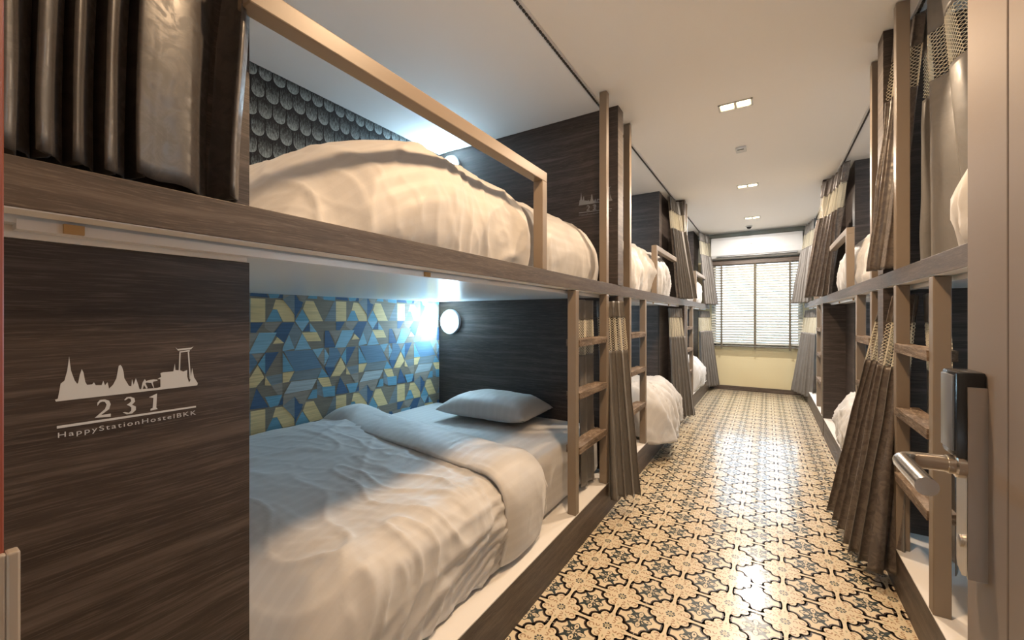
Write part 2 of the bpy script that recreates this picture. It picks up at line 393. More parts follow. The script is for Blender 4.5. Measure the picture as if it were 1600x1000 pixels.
# air conditioner
ac = thing('air_conditioner', (-.17, YB, 2.19), 'long white wall air conditioner above the far window', 'air conditioner')
prof = [(0, .02), (.10, 0), (.17, .012), (.205, .06), (.215, .14), (.21, .30), (.19, .345), (.15, .36), (0, .36)]
mb = MB(); mb.prism(prof, lambda a, b, c: (-.80+c, YB-a, 2.19+b), 1.255); mb.build('body', M['plastic'], ac)
sbox('louvre', M['black'], ac, -.72, .39, YB-.213, YB-.17, 2.212, 2.236, b=.003)
mb = MB(); mb.box(-.72, .39, YB-.219, YB-.20, 2.220, 2.227, b=.002); mb.build('flap', M['plastic'], ac)
sbox('display_mark', M['decal2'], ac, -.235, -.20, YB-.2175, YB-.214, 2.40, 2.415)
sbox('display_light', M['bulb'], ac, -.19, -.14, YB-.2175, YB-.214, 2.415, 2.425)

# ceiling fittings
for i, (x, y) in enumerate(DOWN):
    place = ['nearest the door, above the first bunks', 'above the partitions of the first bunks, largest in view', 'halfway down the aisle beyond the smoke detector', 'last before the far window'][i]
    t = thing('ceiling_downlight', (x, y, CEIL), 'recessed rectangular warm twin spotlight, '+place, 'ceiling light', 'recessed ceiling downlights')
    mb = MB()
    for (a, b, c, d) in ((x-.10, x+.10, y-.052, y-.042), (x-.10, x+.10, y+.042, y+.052), (x-.10, x-.09, y-.052, y+.052), (x+.09, x+.10, y-.052, y+.052), (x-.006, x+.006, y-.045, y+.045)):
        mb.box(a, b, c, d, CEIL-.006, CEIL-.0005)
    mb.build('bezel', M['plastic'], t)
    for s in (-1, 1):
        sbox('lamp', M['bulb'], t, x+s*.048-.036, x+s*.048+.036, y-.034, y+.034, CEIL-.004, CEIL-.001)
t = thing('smoke_detector', (-.186, 3.91, CEIL), 'small square white ceiling detector between the first and second visible downlights', 'smoke detector')
sbox('case', M['plastic'], t, -.225, -.147, 3.86, 3.96, CEIL-.022, CEIL-.001, b=.006)
sbox('grille', M['black'], t, -.212, -.165, 3.866, 3.880, CEIL-.0245, CEIL-.021, b=.001)
t = thing('dome_detector', (-.24, 7.3, CEIL), 'dark round ceiling dome in front of the air conditioner', 'detector')
mb = MB(); mb.lathe([(.045, 0), (.045, -.012), (.035, -.016)], (-.24, 7.3, CEIL-.001), (0, 0, 1)); mb.build('base', M['plastic'], t, smooth=True)
mb = MB(); mb.lathe([(.034, -.014), (.032, -.028), (.022, -.042), (.008, -.048)], (-.24, 7.3, CEIL), (0, 0, 1)); mb.build('dome', M['black'], t, smooth=True)

# ------------------------------------------------------------------ door, frame
fr = MB()
fr.box(DX0-.045, DX0+.005, -.095, Y0+.005, 0, 2.16, b=.004)
fr.box(DX1-.005, DX1+.05, -.095, Y0+.005, 0, 2.16, b=.004)
fr.box(DX0-.045, DX1+.05, -.095, Y0+.005, 2.14, 2.20, b=.004)
df = struct('trim_1', fr, M['redwood'])
mb = MB(); mb.box(DX0+.004, DX0+.012, .015, .0795, .76, .987, b=.002); mb.box(DX0-.002, DX0+.013, .079, .0885, .76, .987, b=.002)
for z in (.80, .865, .93): mb.box(DX0+.0115, DX0+.0135, .02, .075, z, z+.002)
mb.build('strike_plate', M['strike'], df)
D0, D1 = .27, .312
dr = struct('door_1', (lambda m: (m.box(D0, D1, .10, .806, .01, 2.12, b=.002), m.box(D0, D1, .8085, .937, .01, 2.12, b=.002), m.box(D0+.003, D1-.003, .80, .812, .01, 2.12), m)[-1])(MB()), M['doormetal'])
lk_ = bpy.data.objects.new('door_lock', None); SC.collection.objects.link(lk_); lk_.parent = dr; lk_.location = Vector((.26, .88, .83))-dr.location
# escutcheon plate: long steel plate rounded at the bottom
pl = [(.864, .850), (.868, .840), (.885, .833), (.902, .840), (.906, .850), (.906, 1.12), (.864, 1.12)]
mb = MB(); mb.prism(pl, lambda a, b, c: (D0-c, a, b), .0205); mb.build('escutcheon', M['steel'], lk_)
mb = MB(); mb.box(.238, .270, .866, .925, 1.012, 1.142, b=.004); rd = mb.build('card_reader', M['black'], lk_, smooth=True)
mb = MB(); mb.box(.2355, .2385, .872, .920, 1.022, 1.136, b=.001); mb.build('reader_face', M['readerface'], rd, smooth=True)
mb = MB(); mb.box(.2495, .2701, .8636, .8662, .838, 1.0935); mb.build('plate_edge', M['steel'], lk_)
mb = MB(); mb.lathe([(.018, 0), (.018, .009), (.014, .011), (.014, .018)], (.2495, .879, 1.0), (-1, 0, 0)); mb.build('rose', M['lever'], lk_, smooth=True)
pts = [(.2495, .879, 1.0), (.215, .879, 1.0), (.200, .877, 1.0)]
for k in range(1, 7):
    a = pi/2*k/6; pts.append((.200-.022*sin(a), .877-.022*(1-cos(a)), 1.0))
pts += [(.178, .82, 1.0), (.178, .745, 1.0)]
mb = MB(); mb.tube(pts, .0122, 24); mb.build('lever_handle', M['lever'], lk_, smooth=True)
mb = MB(); mb.lathe([(.009, 0), (.009, .003), (.006, .004)], (.2495, .886, .885), (-1, 0, 0)); mb.build('keyhole_cover', M['steel'], lk_, smooth=True)

# ------------------------------------------------------------------ logo decal (1:1 in millimetres on the panel)
LOGO={'skyline':[(2.0,61.0),(5.0,62.0),(8.0,85.0),(12.0,89.0),(15.0,104.0),(17.0,126.0),(19.0,104.0),(23.0,88.0),(26.0,82.0),(27.0,84.0),(29.0,97.0),(31.0,105.0),(33.0,99.0),(35.0,84.0),(37.0,79.0),(43.0,79.0),(45.0,82.0),(47.0,77.0),(54.0,76.0),(56.0,83.0),(58.0,75.0),(61.0,80.0),(63.0,69.0),(68.0,75.0),(72.0,85.0),(74.0,99.0),(75.0,106.0),(77.0,107.0),(79.0,104.0),(81.0,95.0),(82.0,84.0),(88.0,70.0),(91.0,69.0),(92.0,81.0),(94.0,71.0),(97.0,82.0),(100.0,71.0),(102.0,62.0),(127.0,61.0),(131.0,62.0),(131.0,76.0),(127.0,77.0),(132.0,80.0),(131.0,87.0),(135.0,88.0),(150.0,88.0),(152.0,102.0),(153.0,90.0),(160.0,89.0),(165.0,86.0),(171.0,88.0),(171.0,76.0),(174.0,64.0),(176.0,68.0),(179.0,91.0),(182.0,73.0),(188.0,61.0),(187.0,57.0),(3.0,58.0)],
'g1':[(158.0,88.0),(159.0,123.0),(161.0,123.0),(160.0,88.0)],
'g2':[(172.0,122.0),(174.0,123.0),(177.0,72.0),(175.0,70.0)],
'b1':[(159.0,124.0),(175.0,126.0),(175.0,123.0),(159.0,122.0)],
'b2':[(153.0,132.0),(156.0,129.0),(177.0,130.0),(181.0,132.0),(177.0,127.0),(157.0,126.0)],
'fig':[(104.0,61.0),(106.0,73.0),(109.0,79.0),(111.0,75.0),(113.0,76.0),(121.0,77.0),(126.0,76.0),(127.0,74.0),(121.0,73.0),(120.0,71.0),(122.0,62.0),(121.0,62.0),(118.0,71.0),(111.0,73.0),(110.0,71.0),(113.0,63.0),(111.0,62.0),(108.0,69.0),(106.0,61.0)],
'd2':[(49.0,43.0),(49.0,48.0),(52.0,52.0),(58.0,52.0),(63.0,49.0),(65.0,43.0),(63.0,35.0),(53.0,27.0),(58.0,27.0),(65.0,27.0),(65.0,22.0),(46.0,24.0),(51.0,29.0),(58.0,36.0),(60.0,43.0),(58.0,48.0),(55.0,49.0),(52.0,48.0)],
'd3':[(82.0,47.0),(85.0,51.0),(90.0,51.0),(95.0,48.0),(96.0,42.0),(92.0,37.0),(97.0,33.0),(97.0,27.0),(92.0,22.0),(85.0,22.0),(80.0,26.0),(83.0,26.0),(88.0,24.0),(91.0,27.0),(91.0,33.0),(88.0,36.0),(85.0,38.0),(88.0,40.0),(91.0,43.0),(90.0,48.0),(87.0,49.0),(83.0,46.0)],
'd1':[(115.0,46.0),(126.0,51.0),(125.0,26.0),(127.0,23.0),(117.0,22.0),(117.0,25.0),(120.0,26.0),(121.0,44.0)],
'rule':[(4.0,20.0),(185.0,18.0),(185.0,15.0),(4.0,16.0)],
'base':[(4.0,2.0),(185.0,0.0)],
}
def text_mesh(s, size, spacing=1.0):
    c = bpy.data.curves.new('t', 'FONT'); c.body = s; c.size = size; c.space_character = spacing
    o = bpy.data.objects.new('t', c); SC.collection.objects.link(o)
    dg = bpy.context.evaluated_depsgraph_get(); dg.update()
    me = bpy.data.meshes.new_from_object(o.evaluated_get(dg))
    v = [tuple(x.co) for x in me.vertices]; f = [tuple(p.vertices) for p in me.polygons]
    bpy.data.objects.remove(o); bpy.data.curves.remove(c); bpy.data.meshes.remove(me)
    return v, f
TV, TF = text_mesh('HappyStationHostelBKK', .0115, 1.25)
tw = max(v[0] for v in TV)
def logo(parent, to3, matl, k=1.0, digits='231'):
    mb = MB()
    keys = ['skyline', 'g1', 'g2', 'b1', 'b2', 'fig', 'rule']+(['d2', 'd3', 'd1'] if digits == '231' else ['d2', 'd3'])
    for kk in keys: mb.prism([(a/1000*k, b/1000*k) for a, b in LOGO[kk]], to3, .0006)
    if digits != '231':
        mb.prism([((a+37)/1000*k, b/1000*k) for a, b in LOGO['d2']], to3, .0006)
    s = .181/tw
    mb.add([to3((.004+x*s)*k, (.0015+y)*k, .0006) for x, y, z in TV], TF)
    return mb.build('logo', matl, parent, fixn=False)

# ------------------------------------------------------------------ bunks
def X(side, off):      # off = distance behind the front plane of the bunks
    return (UL-off) if side < 0 else (UR+off)
def xr(side, a, b):
    p, q = X(side, a), X(side, b); return (min(p, q), max(p, q))
SN = {-1: 'left', 1: 'right'}
# y extents per bay: foot, head, ladder posts, partition
BAY = [dict(y0=.10, y1=2.735, lad=(1.98, 2.46), guard=(.40, 1.61)),
       dict(y0=2.735, y1=5.29, lad=(2.965, 3.41), guard=(3.815, 4.76)),
       dict(y0=5.29, y1=7.79, lad=(5.44, 5.92), guard=(6.24, 7.25))]
BN = ['nearest the door', 'mid row', 'by the far window']
POST = .045
for side in (-1, 1):
    for bi, bay in enumerate(BAY):
        b = thing('bunk_bed', (X(side, .75), (bay['y0']+bay['y1'])/2, 0),
                  'built-in bunk frame with beige steel ladder, %s side, %s' % (SN[side], BN[bi]), 'bunk bed', 'built-in bunk frames')
        x0, x1 = xr(side, 0, .022); sbox('plinth_board', M['board'], b, x0, x1, bay['y0'], bay['y1'], 0, KZ-.004)
        x0, x1 = xr(side, .001, 1.57); sbox('base_platform', M['white'], b, x0, x1, bay['y0'], bay['y1'], KZ-.016, KZ)
        x0, x1 = xr(side, 0, .046); sbox('edge_board', M['board'], b, x0, x1, bay['y0'], bay['y1'], BZ0, BZ1, b=.0012)
        x0, x1 = xr(side, .002, .050); sbox('edge_underside', M['white'], b, x0, x1, bay['y0'], bay['y1'], BZ0-.002, BZ0)
        x0, x1 = xr(side, .060, 1.57); sbox('upper_deck', M['soffit'], b, x0, x1, bay['y0'], bay['y1'], SOF, DECK)
        # ladder
        ld = bpy.data.objects.new('ladder', None); SC.collection.objects.link(ld); ld.parent = b
        ya, yb = bay['lad']; ld.location = Vector((X(side, .03), ya, KZ))-b.location
        x0, x1 = xr(side, .001, .048)
        for k, y in enumerate((ya, yb)):
            sbox('side_rail', M['metal'], ld, x0, x1, y, y+POST, KZ, BZ0-.004, b=.003)
        for z in (1.085, .805, .515):
            mb = MB(); xx0, xx1 = xr(side, -.004, .075)
            bm = bmesh.new(); bmesh.ops.create_cube(bm, size=1); bmesh.ops.subdivide_edges(bm, edges=bm.edges[:], cuts=5, use_grid_fill=True)
            for v in bm.verts:
                nn = noise.noise(Vector((v.co.x*3+z*9, v.co.y*7+side, v.co.z*3)))*.0035
                v.co = Vector(((xx0+xx1)/2+v.co.x*(xx1-xx0+nn), (ya+POST+yb)/2+v.co.y*(yb-ya-POST), z+v.co.z*(.036+nn*1.2)+nn))
            mb.frombm(bm); mb.build('rung', M['rung'], ld)
        # tall grab pole standing on the edge board, on the partition side
        yp = yb if bi == 0 else ya
        sbox('grab_pole', M['metal'], b, x0, x1, yp, yp+POST, BZ1, CEIL-.004, b=.003)
        # guard rail
        ga, gb = bay['guard']; gz = 1.876
        mb = MB()
        if bi == 0: mb.box(x0, x1, ga, gb+POST, gz-.045, gz, b=.003); mb.box(x0, x1, gb, gb+POST, BZ1, gz-.044, b=.003)
        else: mb.box(x0, x1, ga, gb, gz-.045, gz, b=.003); mb.box(x0, x1, ga, ga+POST, BZ1, gz-.044, b=.003)
        mb.build('guard_rail', M['metal'], b)
        # curtain tracks (fixed on the underside and on the ceiling)
        ty0, ty1 = bay['y0']+.02, bay['y1']-.075
        if bi: ty0 += .06
        if bi == 2: ty1 = 7.76
        t = thing('curtain_track', (X(side, .075), ty0, SOF), 'white curtain track under the upper deck of the %s bunk %s' % (SN[side], BN[bi]), 'curtain track', 'curtain tracks')
        x0_, x1_ = xr(side, .057, .084); mb = MB(); mb.box(x0_, x1_, ty0, ty1, SOF-.009, SOF+.006); mb.build('channel', M['track'], t)
        ys = {0: (.165, .93), 1: (3.9, 4.6), 2: (6.4, 7.0)}[bi]
        for yy in ys: sbox('end_stop', M['gold'], t, *xr(side, .050, .058), yy, yy+.022, SOF-.008, SOF+.006)
        t = thing('curtain_track', (X(side, .10), ty0, CEIL), 'dark-slotted ceiling curtain track over the %s upper bunk %s' % (SN[side], BN[bi]), 'curtain track', 'curtain tracks')
        mb = MB(); x0_, x1_ = xr(side, .085, .115); mb.box(x0_, x1_, ty0, ty1, CEIL-.008, CEIL); mb.build('channel', M['track'], t)
        mb = MB(); x0_, x1_ = xr(side, .095, .105)
        yy = ty0
        while yy < ty1: mb.box(x0_, x1_, yy, yy+.018, CEIL-.015, CEIL-.0075); yy += .027
        mb.build('gliders', M['darktrack'], t)

# partitions between the bays
for side in (-1, 1):
    for k, (ya, yb) in enumerate(((2.68, 2.79), (5.25, 5.33))):
        nm = ['between the first and second', 'between the second and third'][k]
        t = thing('partition_panel', (X(side, .78), (ya+yb)/2, KZ), 'dark wood-grain partition wall %s %s bunks' % (nm, SN[side]), 'partition', 'bunk partitions')
        x0, x1 = xr(side, 0.0, 1.574)
        xi0, xi1 = xr(side, .052, 1.574)
        mb = MB(); mb.box(xi0, xi1, ya, yb, KZ, SOF); xe0, xe1 = xr(side, .0005, .053); mb.box(xe0, xe1, ya, yb, KZ, BZ0-.004); mb.build('lower_panel', M['wood'], t)
        mb = MB(); mb.box(xi0, xi1, ya, yb, DECK, CEIL-.001); mb.box(xe0, xe1, ya, yb, BZ1, CEIL-.001); mb.build('upper_panel', M['wood'], t)
        sx = -1 if side < 0 else 1
        mb = MB(); e0, e1 = xr(side, -.003, .0005); mb.box(e0, e1, ya-.001, yb+.001, .0, BZ0-.004); mb.box(e0, e1, ya-.001, yb+.001, BZ1, CEIL-.001); mb.build('edge_strip', M['board'], t)
        if side < 0 and k == 0:
            lg = logo(t, lambda a, b, c: (-1.125+a, ya-c, 1.93+b), M['decal2'], 1.3, '232')
    # boxed columns at the foot end of each bay
    for k, (ya, yb, off) in enumerate(((.085, .441, .086), (4.75, 5.249, .18), (7.25, 7.795, .18))):
        nm = ['beside the door', 'before the second partition', 'in the far corner by the window'][k]
        t = thing('storage_column', (X(side, .5), (ya+yb)/2, KZ), 'dark wood boxed cupboard on the %s side, %s' % (SN[side], nm), 'cupboard', 'boxed cupboards')
        depth = 1.574 if False else .62
        x0, x1 = xr(side, off, off+(1.48 if k == 0 else .6))
        if k == 0: x1, x0 = (X(side, off), X(side, off)-.018) if side < 0 else (X(side, off)+.018, X(side, off))
        mb = MB(); mb.box(x0, x1, ya, yb, KZ, SOF-.019 if k == 0 else SOF, b=.0008); mb.build('lower_panel', M['wood'], t)
        mb = MB(); mb.box(x0, x1, ya, yb, DECK if k else BZ1-.03, CEIL-.001, b=.0008); mb.build('upper_panel', M['wood'], t)
        if k == 0:
            xw0, xw1 = xr(side, off+.0185, 1.574)
            mb = MB(); mb.box(xw0, xw1, yb-.06, yb-.042, KZ, SOF); mb.box(xw0, xw1, yb-.06, yb-.042, DECK, CEIL-.001); mb.build('return_panel', M['white'], t)
            fx0, fx1 = xr(side, off+.0005, off+.10); sbox('top_filler', M['white'], t, fx0, fx1, ya, yb-.005, SOF-.0185, SOF-.0005)
            if side < 0: logo(t, lambda a, b, c: (X(-1, off)+c, .16+a, 1.035+b), M['decal'])
        else:
            e0 = X(side, off-.001); mb = MB()
            mb.box(min(e0, X(side, off+.015)), max(e0, X(side, off+.015)), ya-.002, ya+.002, KZ, SOF); mb.build('joint_line', M['sealant'], t)

# wallpapers on the left wall (lower: coloured triangles, upper: grey fish-scale shingles)
PAT=[
('Y',[(1.288,1.325),(1.344,1.323),(1.399,1.234),(1.399,1.197),(1.331,1.197),(1.296,1.268),(1.271,1.27)]),
('B',[(1.271,1.267),(1.296,1.268),(1.325,1.199),(1.233,1.197)]),
('t',[(1.344,1.325),(1.397,1.331),(1.397,1.247)]),
('D',[(1.397,1.331),(1.457,1.32),(1.401,1.212)]),
('t',[(1.397,1.334),(1.519,1.331),(1.457,1.315)]),
('Y',[(1.471,1.325),(1.522,1.324),(1.587,1.197),(1.498,1.197),(1.452,1.275)]),
('B',[(1.448,1.273),(1.492,1.202),(1.448,1.135),(1.404,1.203)]),
('G',[(1.663,1.325),(1.679,1.325),(1.679,1.196),(1.595,1.197)]),
('Y',[(1.679,1.329),(1.757,1.328),(1.757,1.197),(1.679,1.196)]),
('D',[(1.325,1.193),(1.399,1.192),(1.335,1.064),(1.276,1.131)]),
('t',[(1.227,1.194),(1.319,1.193),(1.271,1.133),(1.227,1.162)]),
('G',[(1.399,1.192),(1.445,1.13),(1.399,1.039),(1.366,1.124)]),
('C',[(1.404,1.198),(1.492,1.198),(1.448,1.135)]),
('D',[(1.492,1.188),(1.498,1.136),(1.452,1.137)]),
('C',[(1.498,1.188),(1.544,1.129),(1.498,1.133)]),
('Y',[(1.445,1.13),(1.544,1.129),(1.574,1.072),(1.48,1.073)]),
('D',[(1.679,1.194),(1.746,1.193),(1.707,1.137),(1.679,1.138)]),
('t',[(1.626,1.136),(1.724,1.136),(1.674,1.06)]),
('D',[(1.6,1.137),(1.626,1.136),(1.676,1.026),(1.595,1.026)]),
('C',[(1.724,1.136),(1.821,1.134),(1.798,1.089),(1.752,1.021),(1.669,1.021)]),
('Y',[(1.824,1.108),(1.864,1.071),(1.798,1.069)]),
('C',[(1.366,1.12),(1.399,1.034),(1.328,1.023),(1.328,1.043)]),
('C',[(1.447,1.126),(1.505,1.025),(1.399,1.023)]),
('M',[(1.335,1.023),(1.514,1.019),(1.579,0.9),(1.401,0.896)]),
('B',[(1.328,1.017),(1.397,0.901),(1.328,0.9)]),
('D',[(1.228,1.022),(1.305,1.021),(1.228,0.895)]),
('C',[(1.514,1.022),(1.59,1.026),(1.549,0.964)]),
('t',[(1.59,1.026),(1.595,0.908),(1.549,0.964)]),
('C',[(1.595,1.026),(1.629,0.971),(1.595,0.912)]),
('M',[(1.629,1.024),(1.685,1.02),(1.716,0.969),(1.663,0.896),(1.6,0.902),(1.629,0.971)]),
('D',[(1.595,0.903),(1.674,0.895),(1.631,0.827)]),
('t',[(1.685,1.02),(1.746,1.017),(1.716,0.969)]),
('B',[(1.756,1.016),(1.756,0.901),(1.716,0.959)]),
('Y',[(1.716,0.955),(1.752,0.882),(1.707,0.833),(1.642,0.836)]),
('Y',[(1.231,0.89),(1.263,0.831),(1.227,0.837)]),
('G',[(1.231,0.886),(1.326,0.892),(1.326,0.84),(1.263,0.831)]),
('Y',[(1.328,0.896),(1.397,0.897),(1.366,0.839),(1.328,0.838)]),
('G',[(1.401,0.896),(1.579,0.895),(1.544,0.838),(1.366,0.842)]),
('B',[(1.579,0.895),(1.626,0.838),(1.549,0.838)]),
('W',[(1.379,0.837),(1.544,0.834),(1.509,0.774),(1.335,0.769)]),
('Y',[(1.549,0.838),(1.626,0.833),(1.647,0.772),(1.579,0.777)]),
('G',[(1.544,0.829),(1.59,0.771),(1.59,0.71),(1.544,0.736)]),
('B',[(1.579,0.775),(1.672,0.772),(1.672,0.704),(1.59,0.71)]),
('D',[(1.709,0.827),(1.775,0.709),(1.674,0.715)]),
('t',[(1.263,0.831),(1.326,0.84),(1.326,0.771),(1.301,0.77)]),
('B',[(1.228,0.771),(1.325,0.769),(1.301,0.71),(1.255,0.706)]),
('B',[(1.514,0.768),(1.544,0.768),(1.544,0.713),(1.48,0.714)]),
('t',[(1.335,0.769),(1.509,0.769),(1.452,0.687),(1.397,0.746),(1.328,0.701)]),
('D',[(1.328,0.757),(1.328,0.71),(1.301,0.708)]),
('D',[(1.399,0.746),(1.447,0.666),(1.399,0.59)]),
('G',[(1.399,0.746),(1.328,0.701),(1.399,0.617)]),
]
PX, PZ = .527, .626
def clip_poly(p, f):          # Sutherland-Hodgman, keep f>=0
    out = []
    for i in range(len(p)):
        a, b = p[i-1], p[i]; fa, fb = f(a), f(b)
        if (fa >= 0) != (fb >= 0): s = fa/(fa-fb); out.append((a[0]+(b[0]-a[0])*s, a[1]+(b[1]-a[1])*s))
        if fb >= 0: out.append(b)
    return out
def wallpaper(parent, side, y0, y1, z0, z1, name):
    ks = list(PM); v = []; f = []; mi = []
    xw = (WL+.001) if side < 0 else (WR-.001); d = 1 if side < 0 else -1
    def add(p, key, x):
        n = len(v); v.extend([(x, a, b) for a, b in p]); f.append(tuple(range(n, n+len(p)))); mi.append(ks.index(key))
    add([(y0, z0), (y1, z0), (y1, z1), (y0, z1)], 'T', xw)
    for i in range(-4, 4):
        for j in range(-2, 2):
            for n, (key, pts) in enumerate(PAT):
                p = [(a+i*PX, b+j*PZ) for a, b in pts]
                for fn in (lambda q: q[0]-y0, lambda q: y1-q[0], lambda q: q[1]-z0, lambda q: z1-q[1]):
                    if p: p = clip_poly(p, fn)
                if len(p) > 2: add(p, key, xw+d*(.0003+.00004*n))
    return make(name, v, f, [PM[k] for k in ks], parent, mi=mi)
def shingles(parent, side, y0, y1, z0, z1):
    xw = (WL+.001) if side < 0 else (WR-.001); d = 1 if side < 0 else -1
    v = [(xw, y0, z0), (xw, y1, z0), (xw, y1, z1), (xw, y0, z1)]; f = [(0, 1, 2, 3)]; mi = [1]; uv = [(0, 0)]*4
    r = 0; z = 2.562
    sw, sh = .0795, .107
    row = 0
    while z > z0-.12:
        off = (row % 2)*sw/2; k = int((y0-1.229)/sw)-2
        while 1.229+off+(k-1)*sw < y1:
            yc = 1.229+off+k*sw; rnd = random.Random(k*131+row*7); h = sw/2-.0025-rnd.random()*.002
            tz = z+rnd.uniform(-.006, .006)
            pts = [(yc-h, tz+.135), (yc-h, tz+h*1.05)]+[(yc-h*cos(pi*q/10), tz+h*1.05-h*1.05*sin(pi*q/10)) for q in range(1, 10)]+[(yc+h, tz+h*1.05), (yc+h, tz+.135)]
            for fn in (lambda q: q[0]-y0, lambda q: y1-q[0], lambda q: q[1]-z0, lambda q: z1-q[1]):
                if pts: pts = clip_poly(pts, fn)
            if len(pts) > 2:
                for lay, (grow, m_) in enumerate(((.004, 1), (0, 0))):
                    n = len(v); xx = xw+d*(.0003+.0002*(12-row)+.0001*lay)   # upper rows lap over the lower ones
                    cy = yc; g = 1+grow/h
                    v.extend([(xx, min(y1, max(y0, cy+(a-cy)*g)), max(z0, b-grow)) for a, b in pts]); uv.extend([(0, max(0, min(1, (b-tz)/.107))) for a, b in pts])
                    f.append(tuple(range(n, n+len(pts)))); mi.append(m_)
            k += 1
        z -= sh; row += 1
    return make('shingle_wallpaper', v, f, [M['shingle'], M['shinglegap']], parent, mi=mi, uvs=uv)
for side, w_ in ((-1, wl), (1, wr)):
    for (ya, yb) in ((.40, 2.68), (2.79, 5.25), (5.33, 7.79)):
        wallpaper(w_, side, ya, yb, KZ, SOF, 'geometric_wallpaper')
        shingles(w_, side, ya, yb, DECK, CEIL)

# reading lamps on the headboards
def reading_lamp(side, y, d, z, lab):
    x = X(side, 1.438)
    t = thing('reading_lamp', (x, y, z), lab, 'wall lamp', 'round headboard lamps')
    mb = MB(); mb.lathe([(.106, 0), (.108, .008), (.102, .024), (.088, .026)], (x, y, z), (0, d, 0), 40); mb.build('housing', M['housing'], t, smooth=True)
    mb = MB(); mb.lathe([(.086, .018), (.084, .030), (.070, .044), (.042, .054), (.008, .058)], (x, y, z), (0, d, 0), 40); mb.build('globe', M['globe'], t, smooth=True)
for side in (-1, 1):
    for bi, (y, d) in enumerate(((2.68, -1), (2.79, 1), (5.33, 1))):
        for z, lv in ((1.185, 'lower'), (2.49, 'upper')):
            reading_lamp(side, y, d, z, 'round cool white headboard lamp of the %s %s bunk %s' % (SN[side], lv, BN[bi]))

# ------------------------------------------------------------------ bedding
def grid(fn, nu, nv, name, mt, parent=None, thick=0, label=None, cat=None, group=None, closed=False):
    v = []; uv = []; f = []
    for j in range(nv+1):
        for i in range(nu+1):
            p, q_ = fn(i/nu, j/nv); v.append(p); uv.append(q_)
    for j in range(nv):
        for i in range(nu):
            a = j*(nu+1)+i; f.append((a, a+1, a+nu+2, a+nu+1))
    o = make(name, v, f, mt, parent, True, uvs=uv)
    if thick:
        m = o.modifiers.new('s', 'SOLIDIFY'); m.thickness = thick; m.offset = -1
    return o
def ridge(p): return 1-abs(noise.noise(p))*2.2
class Bed:
    """bed frame: t = distance from the foot, w = distance from the side wall"""
    def __init__(s, side, yf, d, L, zb, seed): s.side, s.yf, s.d, s.L, s.zb, s.seed = side, yf, d, L, zb, seed
    def P(s, t, w, z):
        x = (WL+.030+w) if s.side < 0 else (WR-.030-w)
        return (x, s.yf+s.d*t, z)
def drape(bed, t0, t1, H, W_in, r, zlow, amp, mt, name, nu=110, nv=110, round0=0, round1=0, thick=.02, extra=0., skew=0., lift=None, ex=1.9, w0=.0, tuck=.03, fold=1.0, bulge=0.):
    sd = bed.seed; W = W_in-.025
    def fn(a, b):
        t = t0+(t1-t0)*b
        e = 1.0
        if round0: e *= (1-max(0, 1-(t-t0)/round0)**ex)**(1/ex)
        if round1: e *= (1-max(0, 1-(t1-t)/round1)**ex)**(1/ex)
        h = max(.02, H*e)
        Wt = W-.35*r*(1-e)+bulge*sin(pi*b)
        top = Wt-r-w0; arc = pi*r/2; drop = max(.01, bed.zb+h-r-zlow)
        rr = min(r, h)
        tot = top+arc+drop; dd = a*tot
        if dd < top: w = w0+dd; z = bed.zb+h; nx, nz = 0, 1
        elif dd < top+arc: q = (dd-top)/r; w = Wt-r+r*sin(q); z = bed.zb+h-rr+rr*cos(q); nx, nz = sin(q), cos(q)
        else:
            q = (dd-top-arc); w = Wt-tuck*(q/max(drop, .01))**2; z = bed.zb+h-rr-q*(max(.0, bed.zb+h-rr-zlow)/drop); nx, nz = 1, 0
        tt = t+skew*(w-.75)
        # wrinkles: broad swells on top, swooping folds on the side
        swell = noise.noise(Vector((t*2.3+sd, dd*2.1, sd*.7)))*.55
        f1 = ridge(Vector((t*2.2+dd*2.6+sd, dd*1.1-t*.8, sd+3)))**3
        f2 = ridge(Vector((t*5.5-dd*2.0+sd*2, dd*2.2, sd+9)))**3
        sidew = min(1, max(0, (dd-top+.25)/.35))
        f3 = ridge(Vector((t*3.2+3.0*max(0, dd-top)+sd, 2.0*max(0, dd-top)-t*2.2, sd+5)))**2
        wx = noise.noise(Vector((t*3+sd, dd*3, 2.2)))*.55; wy = noise.noise(Vector((t*3, dd*3+sd, 7.7)))*.55
        c1 = abs(noise.noise(Vector((t*6.5+wx*2+dd*1.5, dd*2.6+wy*2-t, sd+11))))
        c2 = abs(noise.noise(Vector((t*12+wx*3-dd*4, dd*7+wy*3, sd+17))))
        crump = (1-min(1, c1*3.2))**2*.55+(1-min(1, c2*3.0))**2*.20
        n = amp*(swell+(.22*f1+.10*f2+crump*.42)*fold*(1-sidew*.2)+sidew*((.45*f3+.55*crump)*fold-.25))
        if lift: n += lift(a, b, t, w, dd)
        w += nx*n; z += nz*n
        z = max(z, zlow+.001)
        return bed.P(tt, max(0.004, w), z), (dd, t)
    return grid(fn, nu, nv, name, mt, thick=thick)
